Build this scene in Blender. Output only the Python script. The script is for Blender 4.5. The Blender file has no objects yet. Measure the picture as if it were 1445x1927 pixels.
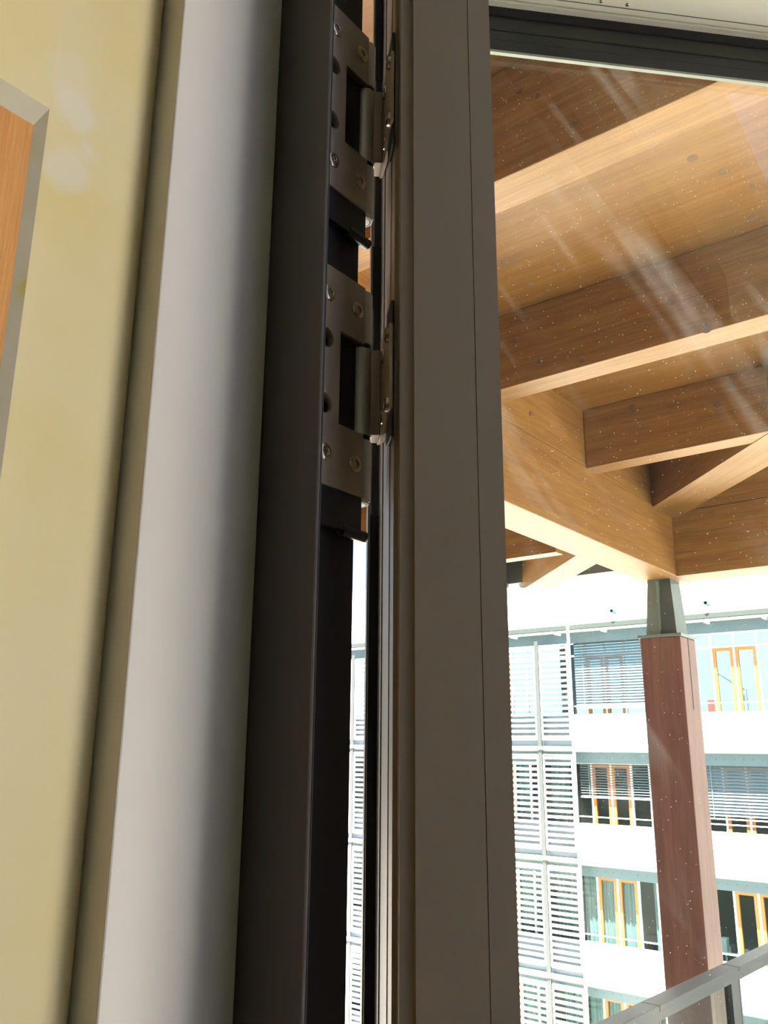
import bpy, bmesh, math, random
from mathutils import Vector, Matrix
random.seed(7)
H = 1.6                       # eye height above the room floor; all numbers below are relative to the eye, in metres
F_PX, PITCH, ROLL, YAW = 1603.06, 0.268823, 0.007383, 0.666273

scene = bpy.context.scene
col = scene.collection

# ------------------------------------------------------------------ camera
fw = Vector((-math.sin(YAW), math.cos(YAW), 0)); rt = Vector((math.cos(YAW), math.sin(YAW), 0)); up = Vector((0, 0, 1))
Fv = math.cos(PITCH) * fw + math.sin(PITCH) * up
Uv = -math.sin(PITCH) * fw + math.cos(PITCH) * up
Rv = math.cos(ROLL) * rt + math.sin(ROLL) * Uv
Uw = -math.sin(ROLL) * rt + math.cos(ROLL) * Uv
cd = bpy.data.cameras.new('camera'); cam = bpy.data.objects.new('camera', cd); col.objects.link(cam)
cd.sensor_fit = 'VERTICAL'; cd.sensor_height = 36.0; cd.sensor_width = 27.0; cd.lens = 36.0 * F_PX / 1927.0
cd.clip_start = 0.01; cd.clip_end = 500
Mx = Matrix((Rv, Uw, -Fv)).transposed().to_4x4(); Mx.translation = (0, 0, H)
cam.matrix_world = Mx
scene.camera = cam

# ------------------------------------------------------------------ sky, sun, exposure
w = bpy.data.worlds.new('world'); scene.world = w; w.use_nodes = True
nt = w.node_tree; nt.nodes.clear()
sky = nt.nodes.new('ShaderNodeTexSky'); sky.sky_type = 'NISHITA'; sky.sun_disc = False
sky.sun_elevation = math.radians(64); sky.sun_rotation = math.radians(160); sky.air_density = 1.0; sky.dust_density = 2.5
bg = nt.nodes.new('ShaderNodeBackground'); bg.inputs['Strength'].default_value = 0.075
wo = nt.nodes.new('ShaderNodeOutputWorld')
nt.links.new(sky.outputs[0], bg.inputs[0]); nt.links.new(bg.outputs[0], wo.inputs[0])
sl = bpy.data.lights.new('sun', 'SUN'); sl.energy = 8.0; sl.angle = math.radians(0.6); sl.color = (1.0, .945, .85)
sun = bpy.data.objects.new('sun', sl); col.objects.link(sun)
SUN_DIR = Vector((-0.10, 0.42, -0.90)).normalized()
sun.rotation_euler = SUN_DIR.to_track_quat('-Z', 'Y').to_euler(); sun.location = (6, -12, 25)
vs = scene.view_settings
vs.view_transform = 'Standard'; vs.look = 'None'; vs.gamma = 1.0; vs.use_curve_mapping = False
vs.exposure = 2.75

# ------------------------------------------------------------------ materials
def newmat(name):
    m = bpy.data.materials.new(name); m.use_nodes = True
    t = m.node_tree; t.nodes.clear()
    return m, t, t.nodes, t.links
def pbsdf(n, color=(.5, .5, .5), rough=.5, metal=0.0, spec=.5):
    b = n.new('ShaderNodeBsdfPrincipled')
    b.inputs['Base Color'].default_value = (*color, 1); b.inputs['Roughness'].default_value = rough
    b.inputs['Metallic'].default_value = metal; b.inputs['Specular IOR Level'].default_value = spec
    return b
def plain(name, color, rough=.5, metal=0.0, var=.08, scale=30, bump=.0, spec=.5):
    m, t, n, l = newmat(name)
    b = pbsdf(n, color, rough, metal, spec)
    tc = n.new('ShaderNodeTexCoord'); no = n.new('ShaderNodeTexNoise'); no.inputs['Scale'].default_value = scale
    no.inputs['Detail'].default_value = 5
    l.new(tc.outputs['Object'], no.inputs['Vector'])
    mx = n.new('ShaderNodeMix'); mx.data_type = 'RGBA'
    mx.inputs[6].default_value = (*[c * (1 - var) for c in color], 1); mx.inputs[7].default_value = (*[min(1, c * (1 + var)) for c in color], 1)
    l.new(no.outputs['Fac'], mx.inputs[0]); l.new(mx.outputs[2], b.inputs['Base Color'])
    if bump:
        bp = n.new('ShaderNodeBump'); bp.inputs['Strength'].default_value = bump; bp.inputs['Distance'].default_value = .002
        l.new(no.outputs['Fac'], bp.inputs['Height']); l.new(bp.outputs[0], b.inputs['Normal'])
    o = n.new('ShaderNodeOutputMaterial'); l.new(b.outputs[0], o.inputs[0])
    return m
def ramp(n, stops):
    r = n.new('ShaderNodeValToRGB'); e = r.color_ramp.elements
    while len(e) < len(stops): e.new(.5)
    for i, (p, c) in enumerate(stops):
        e[i].position = p; e[i].color = (*c, 1) if len(c) == 3 else c
    return r
def wood(name, axis, dark, mid, light, scale=1.0, rough=.45):
    m, t, n, l = newmat(name)
    tc = n.new('ShaderNodeTexCoord'); oi = n.new('ShaderNodeObjectInfo')
    ad = n.new('ShaderNodeVectorMath'); ad.operation = 'MULTIPLY_ADD'
    ad.inputs[1].default_value = (1, 1, 1)
    cm = n.new('ShaderNodeVectorMath'); cm.operation = 'SCALE'; cm.inputs[0].default_value = (13.1, 7.3, 19.7)
    l.new(oi.outputs['Random'], cm.inputs['Scale'])
    l.new(tc.outputs['Object'], ad.inputs[0]); l.new(cm.outputs[0], ad.inputs[2])
    mp = n.new('ShaderNodeMapping'); s = [14 * scale] * 3; s['xyz'.index(axis)] = .8 * scale
    mp.inputs['Scale'].default_value = s
    l.new(ad.outputs[0], mp.inputs[0])
    n1 = n.new('ShaderNodeTexNoise'); n1.inputs['Scale'].default_value = 1.6; n1.inputs['Detail'].default_value = 6; n1.inputs['Distortion'].default_value = .6
    l.new(mp.outputs[0], n1.inputs['Vector'])
    n2 = n.new('ShaderNodeTexNoise'); n2.inputs['Scale'].default_value = 9; n2.inputs['Detail'].default_value = 8
    l.new(mp.outputs[0], n2.inputs['Vector'])
    mxf = n.new('ShaderNodeMath'); mxf.operation = 'MULTIPLY_ADD'; mxf.inputs[1].default_value = .45
    l.new(n2.outputs['Fac'], mxf.inputs[0])
    h = n.new('ShaderNodeMath'); h.operation = 'MULTIPLY'; h.inputs[1].default_value = .55
    l.new(n1.outputs['Fac'], h.inputs[0]); l.new(h.outputs[0], mxf.inputs[2])
    r = ramp(n, [(.32, dark), (.5, mid), (.68, light)])
    l.new(mxf.outputs[0], r.inputs[0])
    b = pbsdf(n, mid, rough)
    l.new(r.outputs[0], b.inputs['Base Color'])
    bp = n.new('ShaderNodeBump'); bp.inputs['Strength'].default_value = .12; bp.inputs['Distance'].default_value = .004
    l.new(n2.outputs['Fac'], bp.inputs['Height']); l.new(bp.outputs[0], b.inputs['Normal'])
    o = n.new('ShaderNodeOutputMaterial'); l.new(b.outputs[0], o.inputs[0])
    return m

M = {}
GD, GM, GL = (.185, .084, .019), (.255, .126, .034), (.325, .175, .054)
for ax in 'xyz':
    M['glulam_' + ax] = wood('glulam_' + ax, ax, GD, GM, GL)
M['deck'] = wood('deck_wood', 'x', (.185, .082, .014), (.23, .108, .022), (.275, .140, .034), .7)
M['post'] = wood('post_wood', 'z', (.16, .062, .042), (.21, .083, .057), (.27, .115, .080), .8, .48)
M['beech'] = wood('beech', 'z', (.64, .28, .06), (.72, .33, .08), (.78, .38, .10), 4, .45)
M['orange_frame'] = wood('orange_frame', 'z', (.32, .115, .024), (.40, .15, .036), (.48, .19, .052), .8, .5)
M['plug'] = plain('plug', (.17, .10, .05), .6, var=.2, scale=60)
M['paint'] = plain('frame_paint', (.75, .715, .66), .42, var=.03, scale=20)
M['leaf_paint'] = plain('leaf_paint', (.26, .22, .172), .55, var=.04, scale=25, bump=.02)
M['lit_paint'] = plain('lit_paint', (.62, .64, .56), .4, var=.03, scale=20)  # light falling on the top rail's underside put into a paler colour
M['darkened_paint'] = plain('darkened_paint', (.060, .053, .050), .45, var=.08, scale=40)  # shade on the inward-facing frame front put into the colour
M['highlight_paint'] = plain('highlight_paint', (.16, .15, .15), .35, var=.05, scale=30)
M['spacer'] = plain('spacer_bar', (.40, .43, .37), .4, var=.05, scale=30)
M['black'] = plain('black_rubber', (.012, .013, .015), .6, var=.2, scale=60)
M['black_gloss'] = plain('black_plastic', (.010, .011, .014), .35, var=.2, scale=60)
M['band'] = plain('dark_band', (.030, .034, .034), .5, var=.3, scale=12)
M['steel'] = plain('satin_steel', (.36, .30, .235), .45, 0.2, var=.07, scale=80)
M['barrel'] = plain('hinge_barrel', (.55, .55, .52), .35, 0.6, var=.04, scale=60)
M['screw'] = plain('screw_steel', (.58, .50, .38), .25, 1.0, var=.08, scale=200)
M['cap_white'] = plain('cap_white', (.72, .74, .68), .5, var=.03)
M['connector'] = plain('galvanised', (.10, .13, .13), .5, .35, var=.35, scale=9)
M['connector_light'] = plain('galvanised_light', (.22, .265, .25), .5, .3, var=.15, scale=7)
M['rail_steel'] = plain('rail_steel', (.052, .064, .072), .40, .2, var=.18, scale=7)
M['fascia'] = plain('zinc_fascia', (.14, .165, .175), .5, .3, var=.1, scale=5)
M['white'] = plain('white_render', (.80, .80, .77), .7, var=.03, scale=2)
M['white_metal'] = plain('white_metal', (.78, .80, .79), .45, .0, var=.03, scale=4)
M['facade_steel'] = plain('facade_steel', (.085, .135, .16), .5, .2, var=.06, scale=3)
M['soffit'] = plain('soffit_metal', (.13, .165, .15), .6, var=.05, scale=2)
M['slat'] = plain('louvre_slat', (.80, .79, .76), .4, .0, var=.03, scale=5)
M['blind'] = plain('blind_slat', (.125, .175, .205), .45, .0, var=.03, scale=5)
M['inner_wall'] = plain('office_wall', (.22, .21, .18), .8, var=.08, scale=.8)
M['inner_sky'] = plain('office_wall_sky_tint', (.17, .26, .37), .8, var=.08, scale=.8)  # sky reflection of the top-floor panes put into the back wall's blue
M['bay_panel'] = plain('bay_panel', (.11, .145, .18), .6, var=.05, scale=2)
M['dark_steel'] = plain('dark_steel', (.055, .060, .065), .5, var=.1, scale=4)
M['dark_floor'] = plain('office_dark_floor', (.07, .075, .08), .95, var=.1, scale=2)
M['gutter'] = plain('gutter_zinc', (.050, .062, .058), .5, .2, var=.1, scale=3)
M['inner_dark'] = plain('office_dark', (.10, .095, .085), .8, var=.2, scale=.6)
M['ground'] = plain('paving', (.57, .54, .49), .9, var=.15, scale=.4)
M['terrace'] = plain('terrace_concrete', (.78, .755, .71), .9, var=.1, scale=2)
M['outer_wall'] = plain('outer_cladding', (.12, .10, .085), .7, var=.1, scale=3)
M['room_wall'] = plain('room_wall', (.36, .31, .20), .85, var=.03, scale=3)
M['room_ceiling'] = plain('room_ceiling', (.42, .40, .37), .9, var=.02, scale=3)
M['room_floor'] = plain('room_floor', (.16, .12, .09), .7, var=.1, scale=4)
M['red'] = plain('red_file', (.75, .10, .08), .5)
M['paper'] = plain('paper', (.78, .78, .75), .7)
M['teal'] = plain('spout_teal', (.022, .075, .08), .5)

def curtain_mat():
    m, t, n, l = newmat('curtain_cloth')
    b = pbsdf(n, (.55, .62, .58), .9)
    tc = n.new('ShaderNodeTexCoord'); mp = n.new('ShaderNodeMapping'); mp.inputs['Scale'].default_value = (12, 12, .4)
    no = n.new('ShaderNodeTexNoise'); no.inputs['Scale'].default_value = 2
    l.new(tc.outputs['Object'], mp.inputs[0]); l.new(mp.outputs[0], no.inputs['Vector'])
    r = ramp(n, [(.35, (.14, .18, .175)), (.65, (.25, .31, .30))]); l.new(no.outputs['Fac'], r.inputs[0]); l.new(r.outputs[0], b.inputs['Base Color'])
    o = n.new('ShaderNodeOutputMaterial'); l.new(b.outputs[0], o.inputs[0])
    return m
M['curtain'] = curtain_mat()

def glass_mat(name, tint=(1, 1, 1), refl=.06, dirt=False, rough=.0, fmul=.5):
    m, t, n, l = newmat(name)
    tr = n.new('ShaderNodeBsdfTransparent'); tr.inputs[0].default_value = (*tint, 1)
    gl = n.new('ShaderNodeBsdfGlossy'); gl.inputs['Roughness'].default_value = rough
    fr = n.new('ShaderNodeLayerWeight'); fr.inputs['Blend'].default_value = .35
    mu = n.new('ShaderNodeMath'); mu.operation = 'MULTIPLY_ADD'; mu.inputs[1].default_value = fmul; mu.inputs[2].default_value = refl
    l.new(fr.outputs['Fresnel'], mu.inputs[0])
    mx = n.new('ShaderNodeMixShader'); l.new(mu.outputs[0], mx.inputs[0]); l.new(tr.outputs[0], mx.inputs[1]); l.new(gl.outputs[0], mx.inputs[2])
    last = mx
    if dirt:
        tc = n.new('ShaderNodeTexCoord')
        # fine dust specks
        vo = n.new('ShaderNodeTexVoronoi'); vo.inputs['Scale'].default_value = 290; vo.inputs['Randomness'].default_value = 1
        l.new(tc.outputs['Object'], vo.inputs['Vector'])
        no = n.new('ShaderNodeTexNoise'); no.inputs['Scale'].default_value = 9; no.inputs['Detail'].default_value = 3
        l.new(tc.outputs['Object'], no.inputs['Vector'])
        sp = ramp(n, [(.02, (1, 1, 1)), (.16, (0, 0, 0))]); l.new(vo.outputs['Distance'], sp.inputs[0])
        # only some cells hold a speck
        sep = n.new('ShaderNodeSeparateColor'); l.new(vo.outputs['Color'], sep.inputs[0])
        gt = n.new('ShaderNodeMath'); gt.operation = 'GREATER_THAN'; gt.inputs[1].default_value = .66; l.new(sep.outputs[0], gt.inputs[0])
        m1 = n.new('ShaderNodeMath'); m1.operation = 'MULTIPLY'; l.new(sp.outputs[0], m1.inputs[0]); l.new(gt.outputs[0], m1.inputs[1])
        m1b = n.new('ShaderNodeMath'); m1b.operation = 'MULTIPLY'; m1b.inputs[1].default_value = .5; l.new(m1.outputs[0], m1b.inputs[0])
        # wiped streaks: noise stretched along a slanting direction in the pane
        mr_ = n.new('ShaderNodeMapping'); mr_.inputs['Rotation'].default_value = (0, math.radians(-57), 0); l.new(tc.outputs['Object'], mr_.inputs[0])
        mp = n.new('ShaderNodeMapping'); mp.inputs['Scale'].default_value = (1.6, 1, 26); l.new(mr_.outputs[0], mp.inputs[0])
        ns = n.new('ShaderNodeTexNoise'); ns.inputs['Scale'].default_value = 2.0; ns.inputs['Detail'].default_value = 4
        l.new(mp.outputs[0], ns.inputs['Vector'])
        rs = ramp(n, [(.52, (0, 0, 0)), (.66, (1, 1, 1))]); l.new(ns.outputs['Fac'], rs.inputs[0])
        rn = ramp(n, [(.45, (0, 0, 0)), (.62, (1, 1, 1))]); l.new(no.outputs['Fac'], rn.inputs[0])
        m2 = n.new('ShaderNodeMath'); m2.operation = 'MULTIPLY'; l.new(rs.outputs[0], m2.inputs[0]); l.new(rn.outputs[0], m2.inputs[1])
        m3 = n.new('ShaderNodeMath'); m3.operation = 'MULTIPLY_ADD'; m3.inputs[1].default_value = .10; m3.inputs[2].default_value = .006
        l.new(m2.outputs[0], m3.inputs[0])
        s = n.new('ShaderNodeMath'); s.operation = 'ADD'; s.use_clamp = True; l.new(m3.outputs[0], s.inputs[0]); l.new(m1b.outputs[0], s.inputs[1])
        df = n.new('ShaderNodeBsdfDiffuse'); df.inputs[0].default_value = (.8, .8, .78, 1)
        ts = n.new('ShaderNodeBsdfTranslucent'); ts.inputs[0].default_value = (.8, .8, .78, 1)
        md = n.new('ShaderNodeMixShader'); md.inputs[0].default_value = .6; l.new(df.outputs[0], md.inputs[1]); l.new(ts.outputs[0], md.inputs[2])
        m4 = n.new('ShaderNodeMixShader'); l.new(s.outputs[0], m4.inputs[0]); l.new(mx.outputs[0], m4.inputs[1]); l.new(md.outputs[0], m4.inputs[2])
        last = m4
    o = n.new('ShaderNodeOutputMaterial'); l.new(last.outputs[0], o.inputs[0])
    return m
M['door_glass'] = glass_mat('door_glass', (.93, .96, .93), .0, True, fmul=.1)
M['rail_glass'] = glass_mat('rail_glass', (.80, .88, .88), .0, fmul=.25)
M['office_glass'] = glass_mat('office_glass', (.76, .86, .87), .0, fmul=.22)

def plaster_mat():
    m, t, n, l = newmat('yellow_plaster')
    b = pbsdf(n, (.62, .53, .25), .75)
    tc = n.new('ShaderNodeTexCoord')
    n1 = n.new('ShaderNodeTexNoise'); n1.inputs['Scale'].default_value = 7; n1.inputs['Detail'].default_value = 3
    l.new(tc.outputs['Object'], n1.inputs['Vector'])
    r = ramp(n, [(.30, (.82, .73, .48)), (.50, (.82, .71, .41)), (.72, (.78, .655, .27))]); l.new(n1.outputs['Fac'], r.inputs[0])
    # pale scuffed patches beside the recess corner, with ragged edges
    n2 = n.new('ShaderNodeTexNoise'); n2.inputs['Scale'].default_value = 30; n2.inputs['Detail'].default_value = 4
    l.new(tc.outputs['Object'], n2.inputs['Vector'])
    prev = r.outputs[0]
    for c, rad, amt in (((-.435, .237, .385 + H), .016, .75), ((-.435, .235, .345 + H), .017, .65), ((-.435, .246, .365 + H), .010, .6), ((-.435, .228, .405 + H), .02, .35)):
        d = n.new('ShaderNodeVectorMath'); d.operation = 'DISTANCE'; d.inputs[1].default_value = c
        ge = n.new('ShaderNodeNewGeometry'); l.new(ge.outputs['Position'], d.inputs[0])
        a = n.new('ShaderNodeMath'); a.operation = 'MULTIPLY_ADD'; a.inputs[1].default_value = .03
        l.new(n2.outputs['Fac'], a.inputs[0]); l.new(d.outputs['Value'], a.inputs[2])
        mr = n.new('ShaderNodeMapRange'); mr.inputs['From Min'].default_value = rad + .006 + .012; mr.inputs['From Max'].default_value = rad - .004 + .012
        mr.inputs['To Min'].default_value = 0; mr.inputs['To Max'].default_value = amt
        l.new(a.outputs[0], mr.inputs[0])
        mx = n.new('ShaderNodeMix'); mx.data_type = 'RGBA'; mx.inputs[7].default_value = (.84, .79, .66, 1)
        l.new(mr.outputs[0], mx.inputs[0]); l.new(prev, mx.inputs[6]); prev = mx.outputs[2]
    # few tiny dark nicks
    vo = n.new('ShaderNodeTexVoronoi'); vo.inputs['Scale'].default_value = 45; l.new(tc.outputs['Object'], vo.inputs['Vector'])
    rv = ramp(n, [(.035, (1, 1, 1)), (.06, (0, 0, 0))]); l.new(vo.outputs['Distance'], rv.inputs[0])
    sep = n.new('ShaderNodeSeparateColor'); l.new(vo.outputs['Color'], sep.inputs[0])
    gt = n.new('ShaderNodeMath'); gt.operation = 'GREATER_THAN'; gt.inputs[1].default_value = .86; l.new(sep.outputs[0], gt.inputs[0])
    mm = n.new('ShaderNodeMath'); mm.operation = 'MULTIPLY'; l.new(rv.outputs[0], mm.inputs[0]); l.new(gt.outputs[0], mm.inputs[1])
    mx = n.new('ShaderNodeMix'); mx.data_type = 'RGBA'; mx.inputs[7].default_value = (.2, .15, .08, 1)
    l.new(mm.outputs[0], mx.inputs[0]); l.new(prev, mx.inputs[6])
    l.new(mx.outputs[2], b.inputs['Base Color'])
    n3 = n.new('ShaderNodeTexNoise'); n3.inputs['Scale'].default_value = 160; l.new(tc.outputs['Object'], n3.inputs['Vector'])
    bp = n.new('ShaderNodeBump'); bp.inputs['Strength'].default_value = .15; bp.inputs['Distance'].default_value = .001
    l.new(n3.outputs['Fac'], bp.inputs['Height']); l.new(bp.outputs[0], b.inputs['Normal'])
    o = n.new('ShaderNodeOutputMaterial'); l.new(b.outputs[0], o.inputs[0])
    return m
M['plaster'] = plaster_mat()
def reveal_mat():
    m, t, n, l = newmat('reveal_plaster')
    b = pbsdf(n, (.5, .45, .32), .8)
    tc = n.new('ShaderNodeTexCoord'); no = n.new('ShaderNodeTexNoise'); no.inputs['Scale'].default_value = 26; no.inputs['Detail'].default_value = 3
    l.new(tc.outputs['Object'], no.inputs['Vector'])
    r = ramp(n, [(.42, (.62, .57, .44)), (.58, (.60, .53, .36)), (.66, (.62, .48, .06))]); l.new(no.outputs['Fac'], r.inputs[0]); l.new(r.outputs[0], b.inputs['Base Color'])
    o = n.new('ShaderNodeOutputMaterial'); l.new(b.outputs[0], o.inputs[0])
    return m
M['reveal'] = reveal_mat()

# ------------------------------------------------------------------ builders
WL = {}            # position of each object in its thing's frame
def tag(o, label, cat, group=None, kind=None):
    o['label'] = label; o['category'] = cat
    if group: o['group'] = group
    if kind: o['kind'] = kind
    return o
def empty(name, loc, rotz=0.0, local=False):
    o = bpy.data.objects.new(name, None); col.objects.link(o)
    o.location = (loc[0], loc[1], loc[2] + H); o.rotation_euler = (0, 0, rotz); o.empty_display_size = .05
    WL[o] = Vector((0, 0, 0)) if local else Vector(loc)
    return o
def link(name, me, center, mat, parent=None, rot=None):
    o = bpy.data.objects.new(name, me); col.objects.link(o)
    if mat is not None and not me.materials: me.materials.append(M[mat])
    c = Vector(center); WL[o] = c
    if parent is not None:
        o.parent = parent; o.location = c - WL[parent]
    else:
        o.location = (c[0], c[1], c[2] + H)
    if rot: o.rotation_euler = rot
    return o
def bevel(o, r, seg=2):
    if r:
        b = o.modifiers.new('bevel', 'BEVEL'); b.width = r; b.segments = seg; b.limit_method = 'ANGLE'
    return o
CACHE = {}
def boxmesh(d):
    k = tuple(round(v, 5) for v in d)
    if k in CACHE: return CACHE[k].copy()
    bm = bmesh.new(); bmesh.ops.create_cube(bm, size=1); bmesh.ops.scale(bm, vec=d, verts=bm.verts)
    me = bpy.data.meshes.new('box'); bm.to_mesh(me); bm.free(); CACHE[k] = me
    return me.copy()
SHARED = {}
def box(name, lo, hi, mat, parent=None, bev=0.0, share=False, rot=None, seg=2):
    lo, hi = Vector(lo), Vector(hi); d = hi - lo; c = (lo + hi) / 2
    if share:
        k = (tuple(round(v, 4) for v in d), mat)
        if k not in SHARED: SHARED[k] = boxmesh(d)
        me = SHARED[k]
    else: me = boxmesh(d)
    return bevel(link(name, me, c, mat, parent, rot), bev, seg)
def prism(name, pts, z0, z1, mat, parent=None, bev=0.0, smooth=False):
    """vertical extrusion of a plan outline (anticlockwise)"""
    n = len(pts); c = Vector((sum(p[0] for p in pts) / n, sum(p[1] for p in pts) / n, (z0 + z1) / 2))
    v = [(p[0] - c.x, p[1] - c.y, z0 - c.z) for p in pts] + [(p[0] - c.x, p[1] - c.y, z1 - c.z) for p in pts]
    f = [tuple(range(n))[::-1], tuple(range(n, 2 * n))] + [(i, (i + 1) % n, n + (i + 1) % n, n + i) for i in range(n)]
    me = bpy.data.meshes.new(name); me.from_pydata(v, [], f); me.update()
    bm = bmesh.new(); bm.from_mesh(me); bmesh.ops.recalc_face_normals(bm, faces=bm.faces); bm.to_mesh(me); bm.free()
    o = link(name, me, c, mat, parent)
    if smooth:
        for p in me.polygons: p.use_smooth = len(p.vertices) == 4
        me.set_sharp_from_angle(angle=math.radians(35))
    return bevel(o, bev)
def lathe(name, prof, center, axis, mat, parent=None, seg=28, rot=None):
    """prof: (radius, height) pairs; axis x / y / z"""
    bm = bmesh.new(); rings = []
    for r, h in prof:
        ring = []
        for i in range(seg):
            a = 2 * math.pi * i / seg; p = (r * math.cos(a), r * math.sin(a), h)
            if axis == 'x': p = (p[2], p[0], p[1])
            elif axis == 'y': p = (p[1], p[2], p[0])
            ring.append(bm.verts.new(p))
        rings.append(ring)
    for a, b in zip(rings, rings[1:]):
        for i in range(seg): bm.faces.new((a[i], a[(i + 1) % seg], b[(i + 1) % seg], b[i]))
    bm.faces.new(rings[0][::-1]); bm.faces.new(rings[-1])
    bmesh.ops.recalc_face_normals(bm, faces=bm.faces)
    me = bpy.data.meshes.new(name); bm.to_mesh(me); bm.free()
    for p in me.polygons: p.use_smooth = True
    me.set_sharp_from_angle(angle=math.radians(40))
    return link(name, me, center, mat, parent, rot)
def plate_yz(name, outer, holes, x0, x1, mat, parent=None, bev=.0004):
    """flat plate in the Y-Z plane with round holes cut through; x from x0 to x1"""
    cu = bpy.data.curves.new(name, 'CURVE'); cu.dimensions = '2D'; cu.fill_mode = 'BOTH'
    cx = sum(p[0] for p in outer) / len(outer); cz = sum(p[1] for p in outer) / len(outer)
    loops = [outer]
    for (y, z, r) in holes:
        loops.append([(y + r * math.cos(2 * math.pi * k / 24), z + r * math.sin(2 * math.pi * k / 24)) for k in range(24)])
    for lp in loops:
        s = cu.splines.new('POLY'); s.points.add(len(lp) - 1); s.use_cyclic_u = True
        for q, (y, z) in zip(s.points, lp): q.co = (y - cx, z - cz, 0, 1)
    cu.extrude = abs(x1 - x0) / 2 - bev; cu.bevel_depth = bev; cu.bevel_resolution = 0
    tmp = bpy.data.objects.new('tmp', cu); col.objects.link(tmp)
    dg = bpy.context.evaluated_depsgraph_get(); dg.update()
    me = bpy.data.meshes.new_from_object(tmp.evaluated_get(dg))
    bpy.data.objects.remove(tmp); bpy.data.curves.remove(cu)
    R = Matrix(((0, 0, 1), (1, 0, 0), (0, 1, 0))).to_4x4()       # (y, z, depth) -> (x=depth, y, z)
    me.transform(R); me.name = name
    return link(name, me, ((x0 + x1) / 2, cx, cz), mat, parent)

# ------------------------------------------------------------------ room shell
ZF, ZC = -H, 1.25
o = box('floor', (-.8, -3.2, ZF - .2), (3.2, .44, ZF), 'room_floor'); tag(o, 'brown floor of the room the camera stands in', 'floor', kind='structure')
o = box('ceiling', (-.8, -3.2, ZC), (3.2, .44, ZC + .25), 'room_ceiling'); tag(o, 'white ceiling of the room above the door', 'ceiling', kind='structure')
o = box('wall_back', (-.8, -3.4, ZF), (3.2, -3.2, ZC), 'room_wall'); tag(o, 'plain yellowish wall at the back of the room', 'wall', kind='structure')
o = box('wall_right', (3.2, -3.2, ZF), (3.4, .40, ZC), 'room_wall'); tag(o, 'plain yellowish side wall of the room', 'wall', kind='structure')
# front wall above the door and to its right
wf = empty('wall_front', (2.0, .42, ZF)); tag(wf, 'front wall around and above the terrace door', 'wall', kind='structure')
box('head_wall', (-.43, .40, .86), (3.2, .46, ZC), 'room_wall', wf)
box('pier', (.72, .40, ZF), (.95, .46, .86), 'room_wall', wf)
w2 = empty('added_window', (2.07, .43, ZF)); tag(w2, 'added tall fixed glazing, unseen, letting light in beside the terrace door', 'window', kind='structure')  # unseen glazing added to let more daylight into the room
for lo, hi in (((.95, .40, ZF), (3.2, .46, ZF + .1)), ((.95, .40, .78), (3.2, .46, .86)), ((.95, .40, ZF + .1), (1.02, .46, .78)), ((3.12, .40, ZF + .1), (3.2, .46, .78))):
    box('window_frame', lo, hi, 'paint', w2)
box('glass_pane', (1.02, .425, ZF + .1), (3.12, .435, .78), 'office_glass', w2)

# yellow wall with the shallow recess and its wooden panel
WX, YR, ZR = -.435, .2175, .377           # wall face, right edge of recess, top of recess
wl = empty('wall_left', (-.6, -.5, ZF)); tag(wl, 'cream yellow plastered wall with scuffed patches and a rounded edge', 'wall', kind='structure')
arc = [(WX - .006 + .006 * math.cos(a), .2782 + .016 * math.sin(a)) for a in [math.radians(90 * k / 10) for k in range(11)]]
prism('plaster', [(-.63, YR), (WX, YR)] + arc + [(-.63, .2942)], ZF, ZC, 'plaster', wl, smooth=True)
box('plaster', (-.63, -3.2, ZR), (WX, YR, ZC), 'plaster', wl)
box('plaster', (-.63, -3.2, ZF), (WX, -.62, ZR), 'plaster', wl)
box('plaster', (-.63, -.62, ZF), (WX, YR, -1.15), 'plaster', wl)
XP, YP, ZP_ = -.438, .2105, .3619        # panel face and its visible corner: the recess edges are chamfered
prism('recess_lining', [(WX, YR), (XP - .02, YR), (XP, YP)], -1.15, ZR, 'reveal', wl)
me = bpy.data.meshes.new('recess_lining')
v = [(WX, y, ZR) for y in (-.62, YR)] + [(XP, y, ZP_) for y in (-.62, YR)] + [(XP - .02, y, ZR) for y in (-.62, YR)]
me.from_pydata([(p[0] - WX, p[1], p[2] - ZR) for p in v], [], [(0, 1, 3, 2), (2, 3, 5, 4), (4, 5, 1, 0), (0, 2, 4), (1, 5, 3)])
link('recess_lining', me, (WX, 0, ZR), 'reveal', wl)
box('wood_panel', (-.475, -.62, -1.15), (XP, YR, ZR), 'beech', wl)

# ------------------------------------------------------------------ fixed door frame
t1 = empty('trim_1', (-.40, .36, ZF)); tag(t1, 'grey painted metal door frame jamb carrying both hinges', 'door frame', kind='structure')
XG, YD, XL = -.4155, .389, -.3585          # grey face, dark face, lip edge
box('cover_profile', (-.455, .2945, ZF), (XG, YD, ZC), 'paint', t1, bev=.0012)
lip = prism('frame_front', [(-.455, YD), (XL, YD), (XL, YD + .0015), (-.455, YD + .0015)], ZF, .86, 'darkened_paint', t1, bev=.0015)
prism('frame_core', [(-.455, YD + .0015), (-.366, YD + .0015), (-.366, .432), (-.455, .432)], ZF, .86, 'black', t1)
box('edge_highlight', (XL - .0016, YD - .0022, ZF), (XL - .0002, YD, .86), 'highlight_paint', t1, bev=.0005)  # lighter strip standing in for the highlight along the lip's edge
prism('frame_head', [(-.366, YD + .0015), (.72, YD + .0015), (.72, .432), (-.366, .432)], .80, .86, 'darkened_paint', t1)
box('frame_side', (.66, YD + .0015, ZF), (.72, .432, .80), 'darkened_paint', t1)

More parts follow.
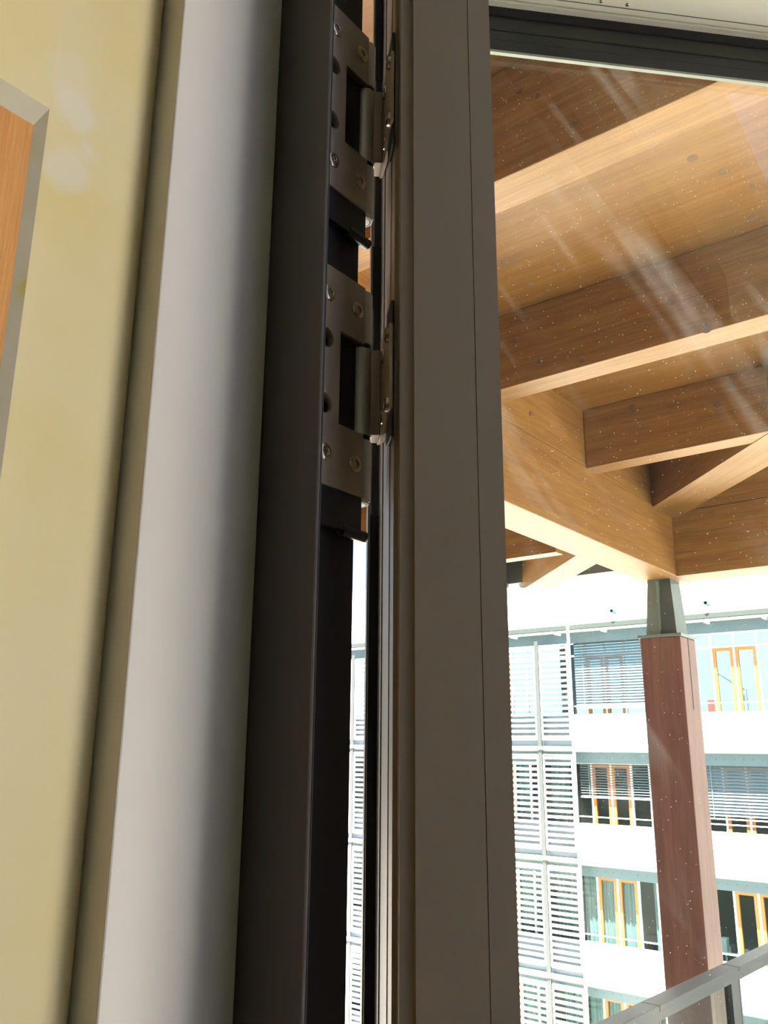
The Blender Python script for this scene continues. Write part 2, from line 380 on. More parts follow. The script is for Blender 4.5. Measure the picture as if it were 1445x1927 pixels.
# ------------------------------------------------------------------ hinges
PV = (-.368, .439)
ANG = math.radians(46)
def screw(center, axis, parent, rot=None, s=1.0):
    sc = lathe('screw', [(.0062 * s, 0), (.0062 * s, .0005), (.0056 * s, .0011), (.0028 * s, .0016), (.0026 * s, .0015), (.0024 * s, .0003), (.0004, .0002)], center, axis, 'screw', parent, rot=rot)
    return sc
def hinge(zc, label):
    h = empty('hinge', (PV[0], PV[1], zc)); tag(h, label, 'hinge', 'door hinges on the frame')
    y1, ys = .4337, .4073
    y0 = YD + .0017
    o_ = [(y0, zc - .0805), (y1, zc - .0805), (y1, zc - .0350), (ys, zc - .0350), (ys, zc + .0350), (y1, zc + .0350), (y1, zc + .0805), (y0, zc + .0805)]
    # two large holes at the frame side, cut by the lip of the frame
    for hz_ in (zc + .0246, zc - .0240):
        r_, yc = .0074, .3930
        a0 = math.acos((y0 - yc) / r_)
        o_ += [(yc + r_ * math.cos(a0 - 2 * a0 * k / 16), hz_ + r_ * math.sin(a0 - 2 * a0 * k / 16)) for k in range(17)]
    pl = plate_yz('frame_plate', o_, [], -.366, -.360, 'steel', h)
    for dz in (.059, -.0585):
        screw((-.3600, .4253, zc + dz), 'x', pl)
    for dz in (.059, -.0585):
        screw((-.3600, .3945, zc + dz), 'x', pl)
    # three-part barrel
    for (a, b, nm) in ((.037, .0795, 'barrel'), (-.0815, -.037, 'barrel')):
        lathe(nm, [(.0078, a), (.0083, a + .0005), (.0083, b - .0005), (.0078, b)], (PV[0], PV[1], zc), 'z', 'barrel', h)
    lathe('barrel_ring', [(.0076, .0335), (.0076, .037)], (PV[0], PV[1], zc), 'z', 'black', h)
    lathe('barrel_ring', [(.0076, -.037), (.0076, -.0335)], (PV[0], PV[1], zc), 'z', 'black', h)
    lathe('barrel', [(.0083, -.0335), (.0083, .0335)], (PV[0], PV[1], zc), 'z', 'barrel', h)
    cap = lathe('end_cap', [(.0002, -.0838), (.0066, -.0838), (.0074, -.0834), (.0074, -.0815)], (PV[0], PV[1], zc), 'z', 'cap_white', h)
    lathe('socket', [(.0016, -.0840), (.0016, -.0838)], (PV[0], PV[1], zc), 'z', 'black', cap, seg=6)
    bm = bmesh.new()
    r1, r2, k0 = .0052, .0060, 40
    vs_ = []
    for k in range(k0 + 1):
        a_ = math.radians(-20 + 250 * k / k0)
        vs_.append((bm.verts.new((r1 * math.cos(a_), r1 * math.sin(a_), 0)), bm.verts.new((r2 * math.cos(a_), r2 * math.sin(a_), 0))))
    for p, q in zip(vs_, vs_[1:]): bm.faces.new((p[0], q[0], q[1], p[1]))
    me = bpy.data.meshes.new('cap_groove'); bm.to_mesh(me); bm.free()
    link('cap_groove', me, (PV[0], PV[1], zc - .0839), 'black', cap)
    # part on the door leaf (turned with it)
    cu, su = math.cos(ANG), math.sin(ANG)
    def lw(s, wv, z): return (PV[0] + s * cu + wv * su, PV[1] + s * su - wv * cu, z)
    def leafbox(nm, s0, s1, w0, w1, z0, z1, mat, bev=.0006, par=None):
        d = (s1 - s0, w1 - w0, z1 - z0)
        return bevel(link(nm, boxmesh(d), lw((s0 + s1) / 2, (w0 + w1) / 2, (z0 + z1) / 2), mat, par or h, (0, 0, ANG)), bev)
    leafbox('leaf_block', .0068, .0142, -.012, .006, zc - .033, zc + .033, 'steel', .0008)
    # clipped-corner plate on the edge of the leaf
    bm = bmesh.new()
    pr = [(-.010, -.033), (.030, -.040), (.040, -.040), (.052, -.026), (.052, .030), (.040, .040), (.030, .030), (-.010, .030)]
    pr = [(-.012, -.034), (.012, -.040), (.028, -.040), (.040, -.030), (.050, -.030), (.050, .032), (.034, .032), (.018, .044), (.008, .032), (-.012, .032)]
    a = [bm.verts.new((-.0011, -q[0], q[1])) for q in pr]; b = [bm.verts.new((.0011, -q[0], q[1])) for q in pr]
    bm.faces.new(a); bm.faces.new(b[::-1])
    for i in range(len(pr)): bm.faces.new((a[i], b[i], b[(i + 1) % len(pr)], a[(i + 1) % len(pr)]))
    bmesh.ops.recalc_face_normals(bm, faces=bm.faces)
    me = bpy.data.meshes.new('leaf_plate'); bm.to_mesh(me); bm.free()
    lp = link('leaf_plate', me, lw(.0153, 0, zc), 'steel', h, (0, 0, ANG))
    for wv, dz in ((.0157, .0235), (.0157, -.0235)):
        o2 = lathe('screw', [(.0050, 0), (.0048, -.0008), (.0028, -.0014), (.0024, -.0005), (.0003, -.0004)], lw(.0142, wv, zc + dz), 'x', 'screw', h, rot=(0, 0, ANG))
    for wv, dz in ((.045, .0255), (.045, -.0255)):
        o2 = lathe('screw', [(.0055, 0), (.0053, -.0022), (.0030, -.0030), (.0026, -.0020), (.0003, -.0018)], lw(.0142, wv, zc + dz), 'x', 'screw', h, rot=(0, 0, ANG))
    # black recess corners showing at both ends of the leaf plate
    for sg in (1, -1):
        leafbox('recess_end', .0150, .0176, .028, .050, zc + sg * .041 - .009, zc + sg * .041 + .009, 'black', .002)
    # black block under the plate with its spring clip
    cb = box('cover_block', (-.3658, YD + .0017, zc - .1075), (-.3612, .4345, zc - .0810), 'black_gloss', h, bev=.0005)
    bm = bmesh.new(); N = 14
    rr = [[], []]
    for j, yy in enumerate((-.012, .012)):
        for k in range(N + 1):
            a_ = math.radians(-200 + 250 * k / N)
            rr[j].append((bm.verts.new((.0034 * math.cos(a_), yy, .0034 * math.sin(a_))), bm.verts.new((.0040 * math.cos(a_), yy, .0040 * math.sin(a_)))))
    for k in range(N):
        for s_ in (0, 1):
            bm.faces.new((rr[0][k][s_], rr[0][k + 1][s_], rr[1][k + 1][s_], rr[1][k][s_]))
        for j in (0, 1): bm.faces.new((rr[j][k][0], rr[j][k + 1][0], rr[j][k + 1][1], rr[j][k][1]))
    bmesh.ops.recalc_face_normals(bm, faces=bm.faces)
    me = bpy.data.meshes.new('clip'); bm.to_mesh(me); bm.free()
    link('clip', me, (-.3600, .4235, zc - .1085), 'black_gloss', cb)
    return h, pl
HINGE_Z = (.2463, .4725)
for zc, lab in zip(HINGE_Z, ('satin steel door hinge lower on the frame, its black block above empty jamb', 'satin steel door hinge high on the frame, directly above the other hinge')):
    hinge(zc, lab)

# ------------------------------------------------------------------ open door leaf (local frame: x along the leaf, y outwards = -w)
d1 = empty('door_1', (PV[0], PV[1], 0), ANG, local=True); d1.location.z = H
tag(d1, 'grey brown metal framed glass door standing open outwards on two hinges', 'door', kind='structure')
DL = 1.02; DZ0, DZ1 = ZF + .01, .80
def P(lst): return [(s, -wv) for s, wv in lst]
st = prism('stile', P([(.0105, -.040), (.0105, -.031), (.018, -.031), (.018, .046), (.0209, .046), (.0209, .0545), (.0300, .0545), (.0300, .0565), (.0715, .0565), (.0715, .0558), (.0721, .0558), (.0721, .0565), (.0888, .0565), (.0888, -.040)]), DZ0, DZ1, 'leaf_paint', d1)
box('edge_rib', (.0172, .004, DZ0), (.0182, .007, DZ1), 'leaf_paint', st)
box('edge_rib', (.0174, -.030, DZ0), (.0184, -.027, DZ1), 'leaf_paint', st)
# seal on the edge: narrow strip all along, wider between the hinges
box('seal', (.0130, .0288, DZ0), (.0178, .0312, DZ1), 'black', st)
hz = [(DZ0, HINGE_Z[0] - .083), (HINGE_Z[0] + .085, HINGE_Z[1] - .086), (HINGE_Z[1] + .075, DZ1)]
for a, b in hz:
    box('seal_lip', (.0112, .0270, a), (.0182, .0290, b), 'black', st, bev=.0008)
box('stile', (DL - .09, -.0565, DZ0), (DL, .040, DZ1), 'leaf_paint', d1)
ZU = .597
rl = box('rail', (.0888, -.0565, ZU + .004), (DL - .09, .040, DZ1), 'leaf_paint', d1)
box('glazing_bead', (.0888, -.0562, ZU), (DL - .09, -.0090, ZU + .004), 'lit_paint', rl)
box('rail', (.0888, -.0565, DZ0), (DL - .09, .040, DZ0 + .16), 'leaf_paint', d1)
# glazing bead under the top rail, with its shallow ridge and rivets
box('bead', (.0888, -.0215, ZU - .0022), (DL - .09, -.0195, ZU), 'lit_paint', rl, bev=.0006)
box('bead', (.0888, -.0275, ZU - .0004), (DL - .09, -.0270, ZU), 'darkened_paint', rl)
for sx in (.1925, .2153, .42, .443, .70, .723):
    lathe('rivet', [(.0016, 0), (.0013, -.0006), (.0004, -.0009)], (sx, -.031, ZU), 'z', 'screw', rl, seg=14)
# dark glazing gasket and edge seal hanging below the bead, in front of the pane
gz = box('gasket', (.0888, -.0135, ZU - .0085), (DL - .09, -.0090, ZU), 'black', d1)
for k, (z0, z1, y_) in enumerate(((.5755, .5885, -.0120), (.5650, .5755, -.0108), (.5545, .5650, -.0114))):
    box('edge_seal', (.0888, y_, z0), (DL - .09, -.0085, z1), 'band', d1, bev=.0008)
box('spacer', (.0888, -.0118, .5522), (DL - .09, -.0085, .5545), 'spacer', d1)
box('glass_pane', (.0888, -.0085, DZ0 + .16), (DL - .09, -.0045, ZU), 'door_glass', d1)

# ------------------------------------------------------------------ the camera's own building
o = box('wall_outside', (-16, -6, -9.3), (-.64, .43, 1.7), 'outer_wall'); tag(o, 'dark clad outer wall of the building the door belongs to', 'wall', kind='structure')
o = box('wall_below', (-.64, -6, -9.3), (7, .43, ZF - .36), 'outer_wall'); tag(o, 'dark clad outer wall of the storeys below the room', 'wall', kind='structure')
o = box('wall_light_block', (3.42, -6, ZF - .02), (10, 2.0, 1.7), 'outer_wall'); tag(o, 'added dark wing out of view, blocking side light beside the terrace', 'wall', kind='structure')  # unseen wing added to keep side light off the door frame
# ------------------------------------------------------------------ terrace, ground
o = box('terrace', (-.95, .44, ZF - .35), (12, 8.0, ZF - .02), 'terrace'); tag(o, 'concrete terrace slab outside the glass door', 'terrace', kind='structure')
ZG = -9.3
o = box('ground', (-70, -30, ZG - .3), (60, 60, ZG), 'ground'); tag(o, 'pale paved courtyard ground between the two buildings', 'ground', kind='structure')

# ------------------------------------------------------------------ terrace railing
ry0, ry1 = .6, 6.2
ra = math.atan2(.054, .836)                 # the railing runs a few degrees off the beams
rl_ = empty('railing', (-.841, 2.045, ZF - .02), -ra, local=True)
tag(rl_, 'grey steel railing with glass infill on the terrace edge', 'railing')
zt = -.55 + H + .02                         # local height of the handrail top
joints = [-1.40, -.92, -.44, .0, .478, .956, 1.434, 1.912, 2.39, 2.87, 3.35]
for a, b in zip(joints, joints[1:]):
    hr = box('handrail', (-.0225, a + .0012, zt - .012), (.0225, b - .0012, zt), 'rail_steel', rl_, bev=.0012)
    box('rail_web', (.0165, a + .0012, zt - .030), (.0215, b - .0012, zt - .012), 'rail_steel', hr)
    box('glass_panel', (-.004, a + .055, .10), (.004, b - .004, zt - .016), 'rail_glass', rl_)
    box('cross_rail', (-.006, a + .004, zt - .195), (.006, b - .004, zt - .187), 'rail_steel', rl_)
for j in joints[:-1]:
    po = box('rail_post', (-.020, j - .004, 0), (.0215, j + .004, zt - .012), 'rail_steel', rl_, bev=.0008)
    box('post_flange', (.010, j - .055, 0), (.0205, j - .004, zt - .030), 'rail_steel', po)

# ------------------------------------------------------------------ timber post
po = empty('timber_post', (-2.212, 6.155, ZG)); tag(po, 'square red brown timber post with a steel shoe at its top', 'post')
X0, X1, Y0, Y1 = -2.358, -2.066, 6.0, 6.31
ZP = .765
sh = box('shaft', (X0, Y0, ZG), (X1, Y1, ZP), 'post', po, bev=.006)
box('slot', (X1 - .004, 6.148, ZP - .50), (X1 + .0015, 6.162, ZP), 'black', sh)
for (xx, zz, r_) in ((-2.20, .58, .022), (-2.26, .66, .012), (-2.14, .50, .008), (-2.17, .06, .008), (-2.21, -1.06, .016), (-2.19, -1.62, .014)):
    lathe('knot', [(r_, -.0010), (r_ * .9, -.0018), (.001, -.0018)], (xx, Y0, zz), 'y', 'plug', sh, seg=16)
box('cap_plate', (X0 - .012, Y0 - .012, ZP), (X1 + .012, Y1 + .012, ZP + .022), 'connector_light', po, bev=.002)
def frustum(name, b, t, z0, z1, mat, parent):
    v = [(b[0], b[1], z0), (b[2], b[1], z0), (b[2], b[3], z0), (b[0], b[3], z0), (t[0], t[1], z1), (t[2], t[1], z1), (t[2], t[3], z1), (t[0], t[3], z1)]
    c = Vector(((b[0] + b[2]) / 2, (b[1] + b[3]) / 2, (z0 + z1) / 2))
    me = bpy.data.meshes.new(name); me.from_pydata([Vector(p) - c for p in v], [], [(3, 2, 1, 0), (4, 5, 6, 7), (0, 1, 5, 4), (1, 2, 6, 5), (2, 3, 7, 6), (3, 0, 4, 7)])
    return link(name, me, c, mat, parent)
shoe = frustum('steel_shoe', (-2.29, 6.04, -2.10, 6.27), (-2.265, 6.06, -2.125, 6.25), ZP + .022, 1.19, 'connector', po)
frustum('shoe_flange', (-2.315, 6.022, -2.215, 6.04), (-2.285, 6.042, -2.205, 6.06), ZP + .022, 1.19, 'connector_light', shoe)
box('shoe_rib', (-2.218, 6.012, ZP + .022), (-2.208, 6.05, 1.17), 'connector_light', shoe)

# ------------------------------------------------------------------ timber canopy
cn = empty('timber_canopy', (-1.0, 4.0, 1.19)); tag(cn, 'timber canopy of glued beams, joists and deck over the terrace', 'canopy')
ZS, ZJ, ZD = 1.19, 1.621, 2.0               # soffits of edge beams, of joists, of deck
XI, XO = -2.055, -2.335                     # inner and outer face of the side edge beam
mb = box('edge_beam', (XO, .6, ZS), (XI, 6.30, 1.636), 'glulam_y', cn, bev=.004)
box('edge_beam', (XO, .6, 1.640), (XI - .003, 6.30, ZD - .002), 'glulam_y', cn, bev=.004)
box('edge_beam', (XI, 6.0, ZS), (6.8, 6.27, 1.66), 'glulam_x', cn, bev=.004)
box('edge_beam', (XI, 6.003, 1.664), (6.8, 6.27, ZD - .002), 'glulam_x', cn, bev=.004)
joists = []
for k in range(4):
    ya = 1.912 + 1.335 * (k - 1)
    x1 = (.6, .6, 6.8, -.90)[k]
    j = box('joist', (XI, ya, ZJ + (.004 if k == 3 else 0)), (x1, ya + .142, ZD - .002), 'glulam_x', cn, bev=.003)
    joists.append((ya, j))
# hip rafter: 45 degrees, passing over the post out to the eaves corner with a rounded end
L0, L1 = -3.05, 4.6                          # along (+x,-y) from the post
def hip():
    pts = [(L1, ZD - .004), (L1, ZJ)]
    for k in range(7):
        a = math.radians(90 * k / 6); pts.append((L0 + .30 - .30 * math.sin(a), ZJ + .10 * (1 - math.cos(a))))
    pts += [(L0, ZD - .004)]
    n = len(pts); wd = .148
    v = [(p[0], -wd, p[1] - 1.8) for p in pts] + [(p[0], wd, p[1] - 1.8) for p in pts]
    f = [tuple(range(n)), tuple(range(n, 2 * n))[::-1]] + [(i, n + i, n + (i + 1) % n, (i + 1) % n) for i in range(n)]
    me = bpy.data.meshes.new('hip_rafter'); me.from_pydata(v, [], f)
    bm = bmesh.new(); bm.from_mesh(me); bmesh.ops.recalc_face_normals(bm, faces=bm.faces); bm.to_mesh(me); bm.free()
    o = link('hip_rafter', me, (-2.212, 6.005, 1.8), 'glulam_x', cn, (0, 0, math.radians(-45)))
    return o
hip()
for ya, xe in ((2.30, XO), (3.70, XO), (5.10, XO), (6.52, -3.25)):
    box('outrigger', (-4.52, ya, ZJ), (xe, ya + .14, ZD - .002), 'glulam_x', cn, bev=.003)
for ya in (-1.6, -.2, 1.0):
    box('outrigger', (ya, 6.27, ZJ), (ya + .14, 7.85, ZD - .002), 'glulam_y', cn, bev=.003)
# deck boards, one wide panel per bay
ys = [.52, 1.983, 3.318, 4.653, 6.0, 7.95]
DECK = []
for a, b in zip(ys, ys[1:]):
    DECK.append(box('deck_panel', (-4.55, a + .001, ZD), (.7 if a < 2 else 6.9, b - .001, ZD + .06), 'deck', cn))  # unseen end of the near panels cut short so sun lights the terrace
fa = box('eaves_fascia', (-4.60, .5, 1.70), (-4.55, 7.98, 2.10), 'fascia', cn)
fb = box('eaves_fascia', (-4.55, 7.95, 1.70), (6.9, 8.0, 2.10), 'fascia', cn)
box('gutter_bracket', (-4.64, 7.86, 1.66), (-4.54, 7.96, 1.78), 'connector', cn)
# dark plugs over the bolts
def plug_on(px_xyz, axis, parent, r=.016):
    lathe('bolt_plug', [(r, -.0012), (r * .92, -.0018), (.002, -.0018)], px_xyz, axis, 'plug', parent, seg=18)
def ray(px, py): return (px - 722.5) / F_PX * Rv - (py - 963.5) / F_PX * Uw + Fv
def on(px, py, ax, val):
    d = ray(px, py); return d * (val / d[ax])
for k, pts in ((1, ((977, 170, 7), (1012, 180, 6), (1080, 232, 9))), (2, ((1263, 567, 8), (1330, 617, 10), (1015, 680, 7), (970, 640, 6), (1095, 677, 6))), (3, ((1190, 770, 9), (1350, 760, 7), (1375, 723, 7)))):
    yk, jk = joists[k]
    for px, py, r in pts:
        p = on(px, py, 1, yk); plug_on(p, 'y', jk, r * p.length / F_PX)
for px, py, r in ((1000, 780, 6), (982, 830, 7), (1050, 873, 6)):
    p = on(px, py, 0, XI)
    lathe('bolt_plug', [(r * p.length / F_PX, .0012), (r * .92 * p.length / F_PX, .0018), (.002, .0018)], p, 'x', 'plug', mb, seg=18)
for px, py, r in ((1303, 298, 9), (1360, 323, 8), (1415, 350, 6), (1415, 410, 8), (950, 495, 7), (1043, 499, 6), (997, 536, 7)):
    p = on(px, py, 2, ZD)
    lathe('bolt_plug', [(r * p.length / F_PX, -.0004), (r * .92 * p.length / F_PX, -.0014), (.002, -.0014)], p, 'z', 'plug', DECK[1], seg=18)

# ------------------------------------------------------------------ facing building
K = 1.2                                     # metres on the front plane for each metre measured at 20 m
YF = 24.0
bd = empty('office_building', (-12, YF, ZG)); tag(bd, 'white office building with louvred bays and orange window frames across the court', 'building')
XB0, XB1 = -30.0, 48.0
S = [3.60, .05, -3.05, -6.15, ZG]           # roof edge, then top of each balcony slab
YB, YW = YF + .46, YF + .60                 # plane of the blinds, plane of the glazing
kw = YW / 20.0; kb = YB / 20.0
# storeys
for i in range(4):
    top, bot = S[i], S[i + 1]
    if i > 0:
        sb = box('floor_slab', (XB0, YF - .02, top - .13), (XB1, YF + 4.2, top), 'white', bd)
        box('slab_flashing', (XB0, YF - .03, top - .16), (XB1, YF + .25, top - .13), 'soffit', sb)
    lz = top - .16
    box('dark_floor_layer', (XB0, YF + .13, bot), (XB1, YF + 3.9, bot + .02), 'dark_floor', bd)  # added dark layer that cuts sunlight bouncing up off the slab
    ln = box('lintel_beam', (XB0, YF + .28, lz - .32), (XB1, YF + .40, lz), 'facade_steel', bd)
    if i == 0:
        box('soffit_board', (XB0, YF + .0, lz), (XB1, YF + 1.4, lz + .06), 'soffit', bd)
    for q in range(40):
        lathe('bolt', [(.018, -.0), (.012, -.012)], (-13.2 + q * .24, YF + .28, lz - .16), 'y', 'facade_steel', ln, seg=6)
    box('back_wall', (XB0, YF + 3.9, bot), (XB1, YF + 4.1, top - .13), 'inner_sky' if i == 0 else 'inner_wall', bd)
    # parapets between the louvre bays
    bays = [-10.62 * K, -16.80 * K]
    edges = [XB0] + sum([[b - 1.13, b + 1.13] for b in sorted(bays)], []) + [XB1]
    for a, b in zip(edges[0::2], edges[1::2]):
        pa = box('parapet', (a, YF, bot), (b, YF + .12, bot + .92 + (.05 if i else 0)), 'white', bd)
        box('parapet_rail', (a, YF + .03, bot + 1.14), (b, YF + .06, bot + 1.17), 'white_metal', pa)
# glazing: mullions, orange casements with panes, fixed panes
mod = 3.09
def window_row(i, transom):
    top, bot = S[i] - .50, S[i + 1] + .10
    hz_ = 2.21 * kw if transom else top
    xs = []
    for m_ in range(-5, 5):
        xc = (-5.70 + mod * m_) * kw
        if xc < XB0 + 2 or xc > 8: continue
        cw = .495 * kw
        for sgn in (-1, 0):
            a, b = xc + sgn * cw + .03, xc + (sgn + 1) * cw - .03
            wn = empty('window', ((a + b) / 2, YW, bot)); wn.parent = bd; wn.location = Vector(((a + b) / 2, YW, bot)) - WL[bd]; WL[wn] = Vector(((a + b) / 2, YW, bot))
            fw_ = .085
            for lo, hi in (((a, YW - .06, bot), (a + fw_, YW + .03, hz_)), ((b - fw_, YW - .06, bot), (b, YW + .03, hz_)), ((a + fw_, YW - .06, hz_ - fw_), (b - fw_, YW + .03, hz_)), ((a + fw_, YW - .06, bot), (b - fw_, YW + .03, bot + fw_))):
                box('window_frame', lo, hi, 'orange_frame', wn, share=True)
            box('pane', (a + fw_, YW - .01, bot + fw_), (b - fw_, YW + .0, hz_ - fw_), 'office_glass', wn, share=True)
        xs += [xc - cw, xc, xc + cw]
        nx = xc + mod * kw - cw
        for a, b in ((xc + cw, xc + cw + .55), (xc + cw + .55, nx - .55), (nx - .55, nx)):
            wn = box('window_pane', (a + .03, YW - .01, bot), (b - .03, YW, hz_), 'office_glass', bd, share=True)
            xs += [a, b]
        if transom:
            box('window_pane', (xc - cw + .03, YW - .01, hz_ + .05), (xc + cw - .03, YW, top), 'office_glass', bd, share=True)
            box('window_pane', (xc + cw + .03, YW - .01, hz_ + .05), (nx - .03, YW, top), 'office_glass', bd, share=True)
    for x in sorted(set(round(x, 3) for x in xs)):
        box('mullion', (x - .03, YW - .05, bot), (x + .03, YW + .03, top), 'white_metal', bd, share=True)
    if transom: box('transom', (XB0, YW - .055, hz_), (XB1, YW + .03, hz_ + .055), 'white_metal', bd)
    box('head_rail', (XB0, YW - .055, top), (XB1, YW + .03, top + .06), 'white_metal', bd)
for i in range(4): window_row(i, i == 0)
# partition piers beside the louvre bays
for b in (-10.62 * K, -16.80 * K):
    for i in range(4):
        box('pier', (b + .35, YW + .2, S[i + 1]), (b + .75, YW + .4, S[i] - .14), 'inner_dark', bd)
# curtains behind some panes
def curtain(x0, x1, z0, z1, y):
    bm = bmesh.new(); n = max(8, int((x1 - x0) / .03)); c = ((x0 + x1) / 2, y, (z0 + z1) / 2); prev = None
    for k in range(n + 1):
        x = x0 + (x1 - x0) * k / n; dy = .035 * math.sin(k * 1.5) + .015 * math.sin(k * .63)
        a = bm.verts.new((x - c[0], dy, z0 - c[2])); b_ = bm.verts.new((x - c[0], dy * .7, z1 - c[2]))
        if prev: bm.faces.new((prev[0], a, b_, prev[1]))
        prev = (a, b_)
    me = bpy.data.meshes.new('curtain'); bm.to_mesh(me); bm.free()
    for p in me.polygons: p.use_smooth = True
    return tag(link('curtain', me, c, 'curtain'), 'grey green curtain hanging in folds behind an office window', 'curtain', 'curtains in the office windows')
ST = {1: 'second storey from the roof', 2: 'third storey from the roof', 3: 'fourth storey from the roof'}
for i, x0, x1, lab in ((2, -9.66, -9.30, 'narrow grey green curtain between louvre screen and orange casements, '), (2, -9.27, -8.32, 'wide grey green curtain behind two orange casements, '),
                       (2, -7.98, -7.60, 'gathered curtain behind a fixed pane beside the timber post, '), (3, -9.66, -9.30, 'narrow grey green curtain between louvre screen and orange casements, '),
                       (3, -9.27, -8.9, 'curtain half covering the orange casements, '), (1, -10.4, -9.9, 'grey green curtain behind the louvre screen, '), (1, -11.4, -11.0, 'grey green curtain behind the louvre screen, '),
                       (2, -10.4, -9.8, 'grey green curtain behind the louvre screen, '), (2, -11.4, -10.8, 'grey green curtain behind the louvre screen, '), (3, -11.4, -10.7, 'grey green curtain behind the louvre screen, '), (3, -10.3, -9.8, 'grey green curtain behind the louvre screen, ')):
    c_ = curtain(x0 * kw, x1 * kw, S[i + 1] + .15, S[i] - .52, YW + .08)
    c_['label'] = lab + ST[i]
# furniture standing just behind the glass
def desk(x0, x1, y0, y1, zf, zt, label):
    d = empty('desk', ((x0 + x1) / 2, (y0 + y1) / 2, zf)); tag(d, label, 'desk')
    box('desk_top', (x0, y0, zt - .04), (x1, y1, zt), 'paper', d, bev=.004)
    for x in (x0 + .03, x1 - .08):
        for y in (y0 + .03, y1 - .08): box('leg', (x, y, zf), (x + .05, y + .05, zt - .04), 'white_metal', d)
f3 = S[3] + .02
desk(-6.80 * kw, -6.27 * kw, YW + .35, YW + 1.1, f3, -4.18 * kw, 'pale desk with boxes on it behind the office glass')
desk(-8.15 * kw, -7.30 * kw, YW + .35, YW + 1.1, f3, f3 + .74, 'low white desk behind the curtained office window')
def file_box(x0, x1, z0, z1, mat, label):
    fb_ = empty('file_box', ((x0 + x1) / 2, YW + .5, z0)); tag(fb_, label, 'box')
    box('carton', (x0, YW + .4, z0), (x1, YW + .6, z1 - .04), mat, fb_, bev=.004)
    box('lid', (x0 - .01, YW + .39, z1 - .04), (x1 + .01, YW + .61, z1), mat, fb_, bev=.004)
file_box(-6.68 * kw, -6.56 * kw, -4.18 * kw, -3.92 * kw, 'paper', 'tall white file box on the office desk')
file_box(-6.48 * kw, -6.38 * kw, -4.18 * kw, -4.02 * kw, 'inner_dark', 'small dark file box on the office desk')
f1 = S[1] + .02
rc = empty('red_cabinet', (-6.35 * kw, YW + .3, f1)); tag(rc, 'narrow red cabinet beside an orange framed office window', 'cabinet')
box('body', (-6.44 * kw, YW + .18, f1), (-6.28 * kw, YW + .5, 1.08 * kw), 'red', rc, bev=.004)
box('door', (-6.43 * kw, YW + .165, f1 + .04), (-6.29 * kw, YW + .18, 1.08 * kw - .02), 'red', rc)
lm = empty('floor_lamp', (-5.66 * kw, YW + .6, f1)); tag(lm, 'white jointed floor lamp behind the top floor office window', 'lamp')
lathe('base', [(.16, 0), (.16, .02), (.02, .035)], (-5.66 * kw, YW + .6, f1), 'z', 'paper', lm)
lathe('pole', [(.014, .03), (.014, 1.55)], (-5.66 * kw, YW + .6, f1), 'z', 'paper', lm, seg=12)
box('arm', (-.45, -.018, -.022), (.45, .018, .022), 'paper', lm, rot=(0, math.radians(35), 0)).location = Vector((-6.00 * kw, YW + .6, f1 + 1.78)) - WL[lm]
box('shade', (-5.84 * kw, YW + .52, f1 + 1.18), (-5.72 * kw, YW + .70, f1 + 1.42), 'paper', lm, bev=.03)

# venetian blinds: every slat a piece of its own
def blind(x0, x1, z0, z1, pitch, depth, tilt):
    bl = empty('venetian_blind', ((x0 + x1) / 2, YB, z0)); bl.parent = bd; bl.location = Vector(((x0 + x1) / 2, YB, z0)) - WL[bd]; WL[bl] = Vector(((x0 + x1) / 2, YB, z0))
    n = int((z1 - z0) / pitch)
    for k in range(n):
        z = z1 - pitch * (k + .5)
        box('blind_slat', (x0, YB - depth / 2, z - .0025), (x1, YB + depth / 2, z + .0025), 'blind', bl, share=True, rot=(math.radians(tilt), 0, 0))
    box('bottom_bar', (x0, YB - .03, z0 - .02), (x1, YB + .03, z0 + .012), 'white_metal', bl)
    for x in (x0 + .30, x1 - .30):
        box('ladder_tape', (x - .008, YB - .045, z0), (x + .008, YB - .042, z1), 'blind', bl, share=True)
blind(-9.60 * kb, -7.30 * kb, .95 * kb, 2.56 * kb, .082, .082, 58)
blind(-9.60 * kb, -7.40 * kb, -1.13 * kb, -.36 * kb, .072, .050, 24)
blind(-6.70 * kb, -4.30 * kb, -1.46 * kb, -.34 * kb, .082, .082, 58)

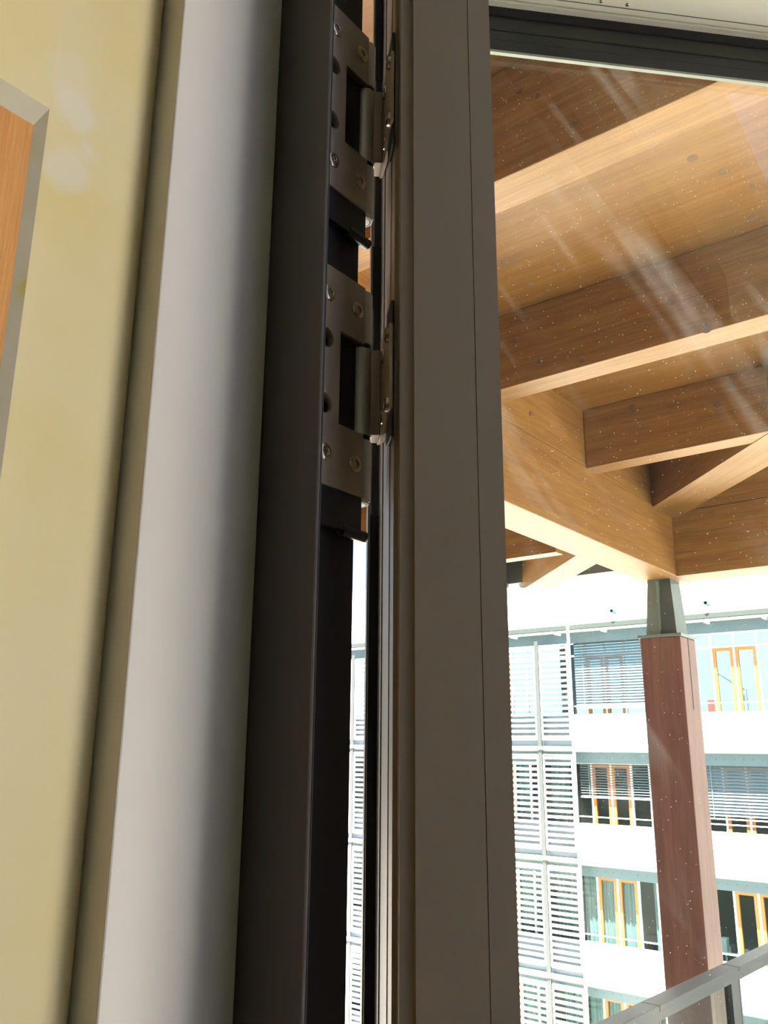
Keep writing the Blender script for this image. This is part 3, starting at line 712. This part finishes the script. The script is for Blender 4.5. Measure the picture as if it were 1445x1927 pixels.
# sliding louvre screens in front of the bays
def screen(xc, i):
    top, bot = S[i] - (.56 if i == 0 else .25), S[i + 1] + .19
    for sg in (-1, 1):
        a, b = (xc - 1.08, xc - .10) if sg < 0 else (xc + .10, xc + 1.02)
        sc = empty('louvre_screen', ((a + b) / 2, YF - .06, bot)); sc.parent = bd; sc.location = Vector(((a + b) / 2, YF - .06, bot)) - WL[bd]; WL[sc] = Vector(((a + b) / 2, YF - .06, bot))
        for x in (a, b): box('screen_frame', (x - .02, YF - .09, bot), (x + .02, YF - .04, top), 'white_metal', sc, share=True)
        for z in (bot, top): box('screen_frame', (a, YF - .09, z - .02), (b, YF - .04, z + .02), 'white_metal', sc, share=True)
        n = 17 if i == 0 else 16
        for k in range(n):
            z = bot + (top - bot) * (k + .5) / n
            box('slat', (a + .02, YF - .105, z - .012), (b - .02, YF - .015, z + .012), 'slat', sc, share=True, rot=(math.radians(48), 0, 0))
for xc in (-10.62 * K, -16.80 * K):
    for i in range(4):
        screen(xc, i)
        if i < 3: box('screen_track', (xc - 1.12, YF - .14, S[i + 1] - .10), (xc + 1.12, YF - .02, S[i + 1] - .02), 'white_metal', bd)
    for x in (xc - 1.13, xc + 1.11):
        box('upright', (x - .035, YF - .12, ZG), (x + .035, YF - .06, 3.60), 'white_metal', bd, share=True)
    box('bay_post', (xc - .06, YF - .10, ZG), (xc + .06, YF - .05, 3.2), 'dark_steel', bd, share=True)
    for i in range(4): box('bay_panel', (xc - 1.1, YF + .06, S[i + 1]), (xc + 1.1, YF + .09, S[i + 1] + .88), 'bay_panel', bd, share=True)
# roof edge: gutter, brackets, attic wall with spouts
gu = box('gutter', (XB0, YF - .07, 3.485), (XB1, YF + .04, 3.62), 'gutter', bd)
box('roof_drip', (XB0, YF - .02, 3.40), (XB1, YF + .02, 3.47), 'white', bd)
for q in range(9):
    x = -13.6 + q * 1.52
    box('gutter_bracket', (x - .03, YF - .09, 3.36), (x + .03, YF + .27, 3.44), 'white_metal', gu, share=True)
box('attic_wall', (XB0, YF + .05, 3.50), (XB1, YF + .35, 4.14), 'white', bd)
box('attic_joint', (XB0, YF + .045, 4.138), (XB1, YF + .2, 4.152), 'gutter', bd)
box('attic_wall', (XB0, YF + .07, 4.15), (XB1, YF + .35, 5.6), 'white', bd)
for (x, z) in ((-8.46 * K, 3.26 * K), (-6.18 * K, 3.24 * K)):
    sp = lathe('roof_spout', [(.055, 0), (.055, -.26), (.042, -.26), (.042, -.10)], (x, YF + .05, z), 'y', 'teal', bd, seg=16)
